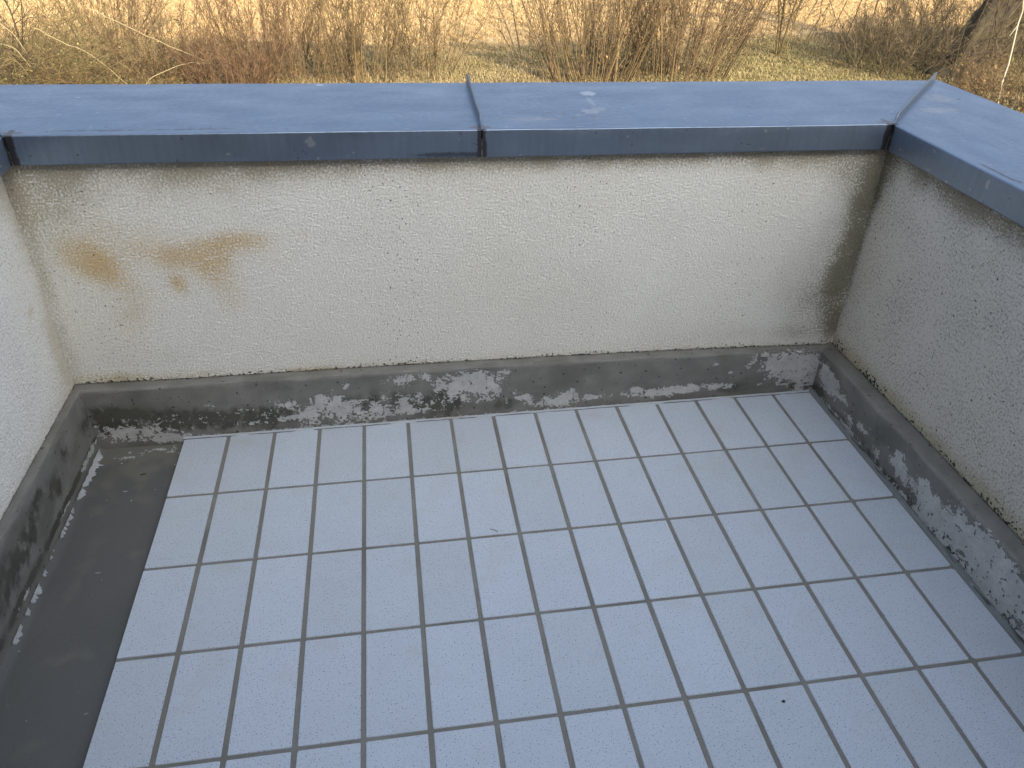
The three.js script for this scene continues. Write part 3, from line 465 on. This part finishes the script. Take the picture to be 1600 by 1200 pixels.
const br = (x, z, seed, label, e = {}) => shrub('bramble_thicket', label, 'bramble', x, z, { seed, stems: 95, h: 2.1, foot: 1.1, spread: 1.5, wide: 1.1, wander: .42, rise: -.10, r: .0075, c: OLIVE, twigs: 5, tl: .6, tr: .006, tc: OLIVE, fan: 1.3, tup: -.03, leaf: { n: 12, s: .035, scat: .35, c: yLeaf }, ...e }, 'bramble thickets beyond the parapet');
br(-8.0, -17.6, 101, 'dense yellow green bramble thicket at the far left edge of the view');
br(-6.6, -17.2, 102, 'yellow green bramble thicket second from the left with pale arching canes');
br(-5.2, -17.4, 103, 'brownish olive bramble thicket beside the reddish shrubs', { leaf: { n: 9, s: .035, scat: .35, c: [[.46, .35, .11], [.52, .36, .15]] }, c: [[.44, .33, .15], [.50, .32, .17]], tc: [[.44, .33, .15], [.50, .32, .17]] });
br(-8.3, -20.5, 104, 'olive bramble thicket behind the leftmost one, dark branches through it', { h: 2.6 });
shrub('sapling', 'dark twisting young tree among the brambles at the far left edge', 'sapling', -7.0, -17.0, { seed: 131, stems: 6, h: 2.9, foot: .35, spread: .6, wander: .5, r: .016, c: [[.18, .14, .10], [.34, .27, .18]], main: 4, mainR: .028, twigs: 16, tl: .8, tr: .007, fan: 1.3 }, null);
shrub('bare_shrub', 'dull brown twiggy shrub on the field edge behind the brambles', 'shrub', -6.4, -22.2, { main: 3, mainR: .011, seed: 111, stems: 45, h: 2.2, foot: .9, spread: .8, r: .010, c: BROWN, twigs: 10, tl: .6, tr: .006, fan: 1.1 });
shrub('bare_shrub', 'brown twiggy shrub between the brambles and the red stemmed shrub', 'shrub', -4.0, -17.6, { main: 3, mainR: .011, seed: 112, stems: 60, h: 2.1, foot: .8, spread: .7, r: .009, c: BROWN, twigs: 9, tl: .5, tr: .005, fan: 1.0, leaf: { n: 6, s: .04, scat: .3, c: bLeaf } });
shrub('red_shrub', 'low reddish stemmed shrub just above the left coping sheet', 'shrub', -2.45, -16.6, { main: 3, mainR: .011, seed: 113, stems: 110, h: 1.35, foot: .85, spread: .55, r: .008, c: RED, twigs: 8, tl: .4, tr: .005, fan: .8 });
shrub('bare_shrub', 'tall fine reddish brown shrub right behind the low red shrub', 'shrub', -2.0, -18.2, { main: 3, mainR: .011, seed: 114, stems: 75, h: 2.7, foot: .9, spread: .4, r: .009, c: [[.50, .31, .19], [.60, .41, .25]], twigs: 8, tl: .5, tr: .005, fan: .8 });
shrub('bare_shrub', 'golden brown tall shrub with one thick dark stem left of the seam', 'shrub', .2, -17.6, { seed: 115, stems: 60, h: 3.2, foot: .8, spread: .45, wander: .2, r: .011, c: [[.48, .36, .20], [.64, .48, .26]], main: 2, mainR: .034, twigs: 10, tl: .6, tr: .0055, fan: .9, leaf: { n: 5, s: .045, scat: .3, c: bLeaf } });
shrub('bare_shrub', 'thin golden twigged shrub next to the standing seam in the middle', 'shrub', 1.6, -17.8, { main: 3, mainR: .011, seed: 116, stems: 46, h: 2.5, foot: .7, spread: .7, wander: .3, r: .009, c: [[.46, .34, .18], [.58, .44, .23]], twigs: 10, tl: .55, tr: .005, fan: 1.1, leaf: { n: 5, s: .045, scat: .3, c: bLeaf } });
shrub('bare_shrub', 'loose reddish brown shrub between the red shrub and the golden one', 'shrub', -.9, -17.4, { main: 3, mainR: .011, seed: 117, stems: 55, h: 2.4, foot: .8, spread: .6, wander: .26, r: .009, c: [[.50, .34, .20], [.60, .43, .25]], twigs: 9, tl: .5, tr: .005, fan: 1 });
shrub('multi_stem_shrub', 'big fan shaped shrub of many upright stems right of the seam', 'shrub', 5.4, -16.9, { seed: 118, stems: 95, h: 3.6, foot: .75, wide: 1.3, spread: .42, wander: .2, rise: .015, r: .013, c: [[.44, .32, .19], [.64, .48, .26]], main: 7, mainR: .019, twigs: 8, tl: .55, tr: .006, fan: .7, tup: .1, from: .25, leaf: { n: 7, s: .06, scat: .35, c: [[.44, .28, .12], [.32, .19, .08]] } });
shrub('multi_stem_shrub', 'brown many stemmed shrub with dark trunks leaning right', 'shrub', 7.6, -17.0, { seed: 119, stems: 90, h: 3.4, foot: .95, wide: 1.2, spread: .38, lean: [.12, 0], wander: .13, r: .012, c: [[.38, .27, .16], [.60, .43, .24]], main: 6, mainR: .034, twigs: 9, tl: .55, tr: .006, fan: .8, leaf: { n: 9, s: .06, scat: .4, c: [[.40, .25, .11], [.30, .19, .07]] } });
shrub('bare_shrub', 'grey brown brush filling the gap left of the dark trunks', 'shrub', 6.5, -17.6, { main: 3, mainR: .011, seed: 120, stems: 60, h: 1.7, foot: .9, spread: .55, r: .009, c: GREY, twigs: 8, tl: .5, tr: .005, fan: .9, leaf: { n: 6, s: .05, scat: .3, c: bLeaf } });
shrub('sapling', 'slim forked sapling standing in the grass between the leaning shrub and the mound', 'sapling', 11.3, -19.6, { seed: 121, stems: 5, h: 4.2, foot: .12, spread: .25, wander: .16, r: .02, c: [[.28, .21, .11], [.52, .41, .17]], main: 4, mainR: .036, twigs: 16, tl: .9, tr: .008, fan: 1.1, tup: -.05 }, null);
shrub('sapling', 'thin leaning sapling at the left border of the open grass gap', 'sapling', 4.2, -19.4, { seed: 122, stems: 4, h: 3.4, foot: .25, spread: .5, lean: [-.25, 0], wander: .25, r: .012, c: GREY, main: 2, mainR: .016, twigs: 12, tl: .7, tr: .006, fan: 1.1 }, null);
shrub('dry_brush', 'low grey brown dry brush on the mound left of the thick tree', 'shrub', 15.0, -19.4, { main: 3, mainR: .011, seed: 123, stems: 130, h: .85, foot: 1.7, spread: 1.1, wander: .45, r: .008, c: GREY, twigs: 8, tl: .4, tr: .005, fan: 1.2 }, 'dry brush on the mound');
shrub('dry_brush', 'wispy pale brush on the crest of the mound near the field', 'shrub', 17.6, -21.4, { main: 3, mainR: .011, seed: 124, stems: 120, h: 1.1, foot: 1.9, spread: .9, wander: .4, r: .008, c: [[.44, .34, .20], [.56, .43, .25]], twigs: 8, tl: .45, tr: .005, fan: 1.1 }, 'dry brush on the mound');
shrub('bare_shrub', 'grey twiggy undergrowth just left of the thick leaning tree', 'shrub', 13.4, -17.6, { main: 3, mainR: .011, seed: 125, stems: 85, h: 1.5, foot: 1.1, spread: .8, wander: .3, lean: [.25, 0], r: .010, c: GREY, twigs: 9, tl: .55, tr: .0055, fan: 1.1 });
shrub('bare_shrub', 'dense grey brown undergrowth right of the thick leaning tree', 'shrub', 17.2, -17.4, { main: 3, mainR: .011, seed: 126, stems: 110, h: 2.3, foot: 1.3, spread: .7, wander: .3, lean: [.3, 0], r: .010, c: GREY, twigs: 10, tl: .6, tr: .006, fan: 1.1, leaf: { n: 4, s: .05, scat: .3, c: yLeaf } });
shrub('bare_shrub', 'low brown undergrowth at the right edge just over the side coping', 'shrub', 14.6, -14.4, { main: 3, mainR: .011, seed: 127, stems: 100, h: .9, foot: 1.2, spread: .9, wander: .35, r: .008, c: BROWN, twigs: 8, tl: .4, tr: .005, fan: 1.1, leaf: { n: 9, s: .06, scat: .3, c: bLeaf } });
{ // pale canes arching through the brambles, loose green bramble leaves
  const g = scene.children.filter(o => o.name.startsWith('bramble_thicket'))[1], o = g.position, r = rng(9);
  for (const c of [[[-5.0, -1.25, -16.4], [-4.34, -1.55, -16.2], [-3.6, -1.92, -16.2], [-2.85, -2.27, -16.2]], [[-4.3, -2.75, -16.3], [-4.02, -2.52, -16.2], [-3.54, -2.34, -16.2], [-3.21, -2.26, -16.2], [-2.85, -2.28, -16.2]], [[-6.1, -1.6, -16.4], [-5.61, -1.83, -16.2], [-5.1, -2.09, -16.2], [-4.55, -2.68, -16.2]], [[-6.75, -1.4, -16.2], [-6.45, -1.67, -16.2], [-6.3, -2.05, -16.2]], [[-6.9, -1.84, -16.2], [-6.53, -1.94, -16.2], [-6.3, -2.3, -16.2]]]) {
    const cv = new THREE.CatmullRomCurve3(c.map(p => new THREE.Vector3(p[0] - o.x, p[1] - o.y, p[2] - o.z))), S = new Sticks(); S.tube(cv.getPoints(12).map(p => [p.x, p.y + .03 * (r() - .5), p.z]), .009, .005, [.55, .44, .27], 5); part('cane', S.geo(), paleMat, g);
  }
  const h = scene.children.filter(o => o.name.startsWith('bramble_thicket'))[2], q = h.position, L = new Sticks();
  for (const [x, y, z, n] of [[-3.43, -1.53, -16.2, 9], [-3.23, -1.39, -16.2, 12], [-3.79, -1.79, -16.2, 8], [-2.73, -2.41, -16.1, 8], [-3.9, -1.63, -16.2, 7]]) for (let k = 0; k < n; k++) L.leaf([x - q.x + (r() - .5) * .28, y - q.y + (r() - .5) * .2, z - q.z + (r() - .5) * .2], norm([r() - .5, r() * .3, .6]), .035, .09, tone([.10, .19, .04], [.16, .26, .07], r), r);
  const m = part('foliage', L.geo(), leafMat, h); m.userData.kind = 'stuff'; m.userData.label = 'fresh green bramble leaves';
}
{ // the thick leaning tree on the right, its limbs hanging over the grass
  const x = 14.7, z = -17.0, y = gY(x, z) - .1, r = rng(77), g = tag(group('leaning_tree', x, y, z), 'thick leaning tree trunk at the right edge, bare twigs hanging from its limbs', 'tree');
  const bark = (pts, r0, r1, n, u) => { const cv = new THREE.CatmullRomCurve3(pts.map(p => new THREE.Vector3(...p))), t = new THREE.TubeGeometry(cv, n, 1, u), P = t.attributes.position, C = []; for (let i = 0; i <= n; i++) { const c = cv.getPointAt(i / n), R = lerp(r0, r1, Math.pow(i / n, .8)) * (1 + .6 * Math.max(0, 1 - i / n * 9)); for (let k = 0; k <= u; k++) { const q = i * (u + 1) + k, a = k % u, w = 1 + .22 * pn(a * 1.7, i * .35) + .10 * pn(a * 4.1, i * 1.1); P.setXYZ(q, c.x + (P.getX(q) - c.x) * R * w, c.y + (P.getY(q) - c.y) * R * w, c.z + (P.getZ(q) - c.z) * R * w); const e = .8 + .5 * pn(a * 3.3 + 4, i * .8), mo = sst(.0, .4, pn(a * .9 + 9, i * .22)); C.push(lerp(.20, .26, mo) * e, lerp(.165, .235, mo) * e, lerp(.12, .10, mo) * e); } } t.setAttribute('color', new THREE.Float32BufferAttribute(C, 3)); t.computeVertexNormals(); return t; };
  part('trunk', bark([[0, 0, 0], [.35, 1.0, 0], [.95, 2.2, .05], [1.7, 3.9, .1], [2.2, 6.2, 0]], .42, .27, 60, 22), woodMat, g);
  part('trunk', bark([[-.25, 0, .3], [.0, .9, .3], [.35, 2.0, .3], [.9, 3.4, .2], [1.2, 5.5, .1]], .16, .09, 50, 14), woodMat, g).userData.label = 'thinner second trunk';
  const S = new Sticks();
  for (const [a, b, c] of [[[1.5, 3.4, 0], [-1.5, 3.6, -.6], [-4.6, 2.7, -1.2]], [[1.6, 3.8, 0], [-.6, 3.9, -.2], [-2.6, 3.0, -.4]], [[1.8, 4.2, 0], [-2.4, 4.4, -1.4], [-6.4, 3.1, -2.0]], [[1.9, 4.6, 0], [.6, 4.2, 1.2], [-.8, 3.2, 1.6]], [[2, 5, 0], [-3.4, 4.8, -2.6], [-8.0, 3.3, -3.0]]]) {
    const pts = new THREE.CatmullRomCurve3([a, b, c].map(p => new THREE.Vector3(...p))).getPoints(14).map(p => [p.x, p.y, p.z]), M = new Sticks(); M.tube(pts, .09, .03, tone(DARK[0], DARK[1], r), 7); part('limb', M.geo(), woodMat, g);
    for (let k = 0; k < 17; k++) { const q = pts[4 + Math.floor(r() * 11)], L = 1.9 + 1.9 * r(), w = walk(q, norm([(r() - .5) * .9, -.7, (r() - .5) * .6]), L, 9, .32, -.07, r), col = tone(DARK[1], [.34, .25, .14], r); S.tube(w, .016, .006, col); twigsOn(S, w, r, { n: 13, len: .55, r: .0065, c: [DARK[1], [.34, .25, .14]], fan: 1.1, up: -.06, sub: 2 }); }
  }
  for (let k = 0; k < 42; k++) { const t = r(), q = [lerp(-.4, 1.2, t) + (r() - .5) * .6, 2.6 * t * t + (r() - .5) * .4 + .1, .35 + r() * .4], w = walk(q, norm([.35 + (r() - .5) * .8, .9, .2 * r()]), .6 + .8 * r(), 6, .3, 0, r); S.tube(w, .008, .004, tone(GREY[0], GREY[1], r)); twigsOn(S, w, r, { n: 7, len: .4, r: .0045, c: GREY, fan: 1, sub: 2 }); }
  const m = part('twigs', S.geo(), woodMat, g); m.userData.kind = 'stuff';
}
{ // a bleached bare pole of a stem in front of the undergrowth
  const S = new Sticks(), g = group('pale_stem', 13.8, -3.0, -14); S.tube([[0, -.15, 0], [-.01, .05, 0], [-.08, .31, 0], [-.12, .64, 0], [-.12, .96, 0], [-.17, 1.34, 0], [-.21, 1.61, 0], [-.23, 1.75, 0], [-.21, 1.98, -.02], [-.30, 2.2, 0]], .020, .014, [.62, .60, .50], 6); part('stem', S.geo(), paleMat, g); const T = new Sticks(); T.tube([[-.22, 1.72, 0], [-.34, 1.52, .02]], .012, .006, [.55, .52, .44], 5); part('side_shoot', T.geo(), paleMat, g);
  tag(g, 'slender whitish bare stem rising in front of the grey undergrowth at right', 'stem');
}
/* grass and litter: nobody could count them */
function tuft(n, h, lean, w, r, wide = .07) { const P = [], N = [], I = []; for (let k = 0; k < n; k++) { const a = r() * 6.283, x = (r() - .5) * wide * 2, z = (r() - .5) * wide * 2, L = h * (.5 + .5 * r()), o = L * lean * (.3 + r()), dx = Math.cos(a), dz = Math.sin(a), b = P.length / 3; P.push(x - dz * w, 0, z + dx * w, x + dz * w, 0, z - dx * w, x + dx * o * .4 + dz * w * .7, L * .6, z + dz * o * .4 - dx * w * .7, x + dx * o * .4 - dz * w * .7, L * .6, z + dz * o * .4 + dx * w * .7, x + dx * o, L * (.95 - .3 * lean), z + dz * o); I.push(b, b + 1, b + 2, b, b + 2, b + 3, b + 3, b + 2, b + 4); } const g = new THREE.BufferGeometry(); g.setAttribute('position', new THREE.Float32BufferAttribute(P, 3)); g.setIndex(I); g.computeVertexNormals(); return g; }
function scatter(name, label, cat, geo, n, x0, x1, z0, z1, seed, accept, col, sc, dim = .66) {
  const r = rng(seed), m = new THREE.InstancedMesh(geo, std({ color: rgb(dim, dim * .98, dim * .95), roughness: .9, side: THREE.DoubleSide }), n), M = new THREE.Matrix4(), Q = new THREE.Quaternion(), E = new THREE.Euler(), C = new THREE.Color(); let k = 0, tries = 0;
  while (k < n && tries++ < n * 12) { const x = lerp(x0, x1, r()), z = lerp(z0, z1, r()); if (!accept(x, z, r)) continue; const s = sc * (.6 + .8 * r()); E.set((r() - .5) * .3, r() * 6.283, (r() - .5) * .3); M.compose(new THREE.Vector3(x, gY(x, z) - .01, z), Q.setFromEuler(E), new THREE.Vector3(s, s, s)); m.setMatrixAt(k, M); const c = tone(col[0], col[1], r, .25); m.setColorAt(k, C.setRGB(...c)); k++; }
  m.count = k; m.name = numbered(name); m.castShadow = m.receiveShadow = true; scene.add(m); tag(m, label, cat, null, 'stuff');
}
const seen = (x, z) => { const d = -z + 1.6, l = -.86 * d + .6 + .19 * d - .6, rr = .98 * d + 1; return x > -.45 * d - .6 && x < .98 * d && l < rr; };
scatter('straw_grass', 'pale golden dry grass covering the field beyond the shrubs', 'grass', tuft(14, .12, 1.1, .007, F, .16), 42000, -16, 34, -19, -38, 31, (x, z, r) => seen(x, z) && sst(-.9, .9, fieldEdge(x) - z + .6 * pn(x * .6, z * .6)) > r(), [[.76, .54, .28], [.68, .47, .23]], 1, .7);
scatter('green_grass', 'short green grass growing in patches on the mound and along the field', 'grass', tuft(16, .13, .8, .006, F, .12), 26000, -10, 22, -13.5, -22.5, 32, (x, z, r) => seen(x, z) && sst(.02, .45, greenAt(x, z)) > r() && fieldEdge(x) - z < .6, [[.38, .34, .13], [.54, .45, .20]], 1, .5);
scatter('dry_grass', 'dull brown dry grass between the shrubs', 'grass', tuft(12, .18, 1.0, .005, F, .12), 24000, -12, 20, -13.5, -22.5, 33, (x, z, r) => seen(x, z) && fieldEdge(x) - z < 1, [[.50, .39, .20], [.62, .48, .25]], 1, .5);
{ const L = new Sticks(), r = rng(3); for (let k = 0; k < 9; k++) L.leaf([(r() - .5) * .3, .01 + .03 * r(), (r() - .5) * .3], norm([r() - .5, .25 * r(), r() - .5]), .018, .05, [1, 1, 1], r); const g = L.geo(); g.deleteAttribute('color');
  scatter('leaf_litter', 'fallen brown leaves on the ground under the shrubs', 'leaves', g, 16000, -12, 18, -13.5, -19.5, 34, (x, z, r) => seen(x, z) && greenAt(x, z) < .5, [[.46, .32, .16], [.60, .44, .23]], 1, .55); }
renderer.render(scene, camera);
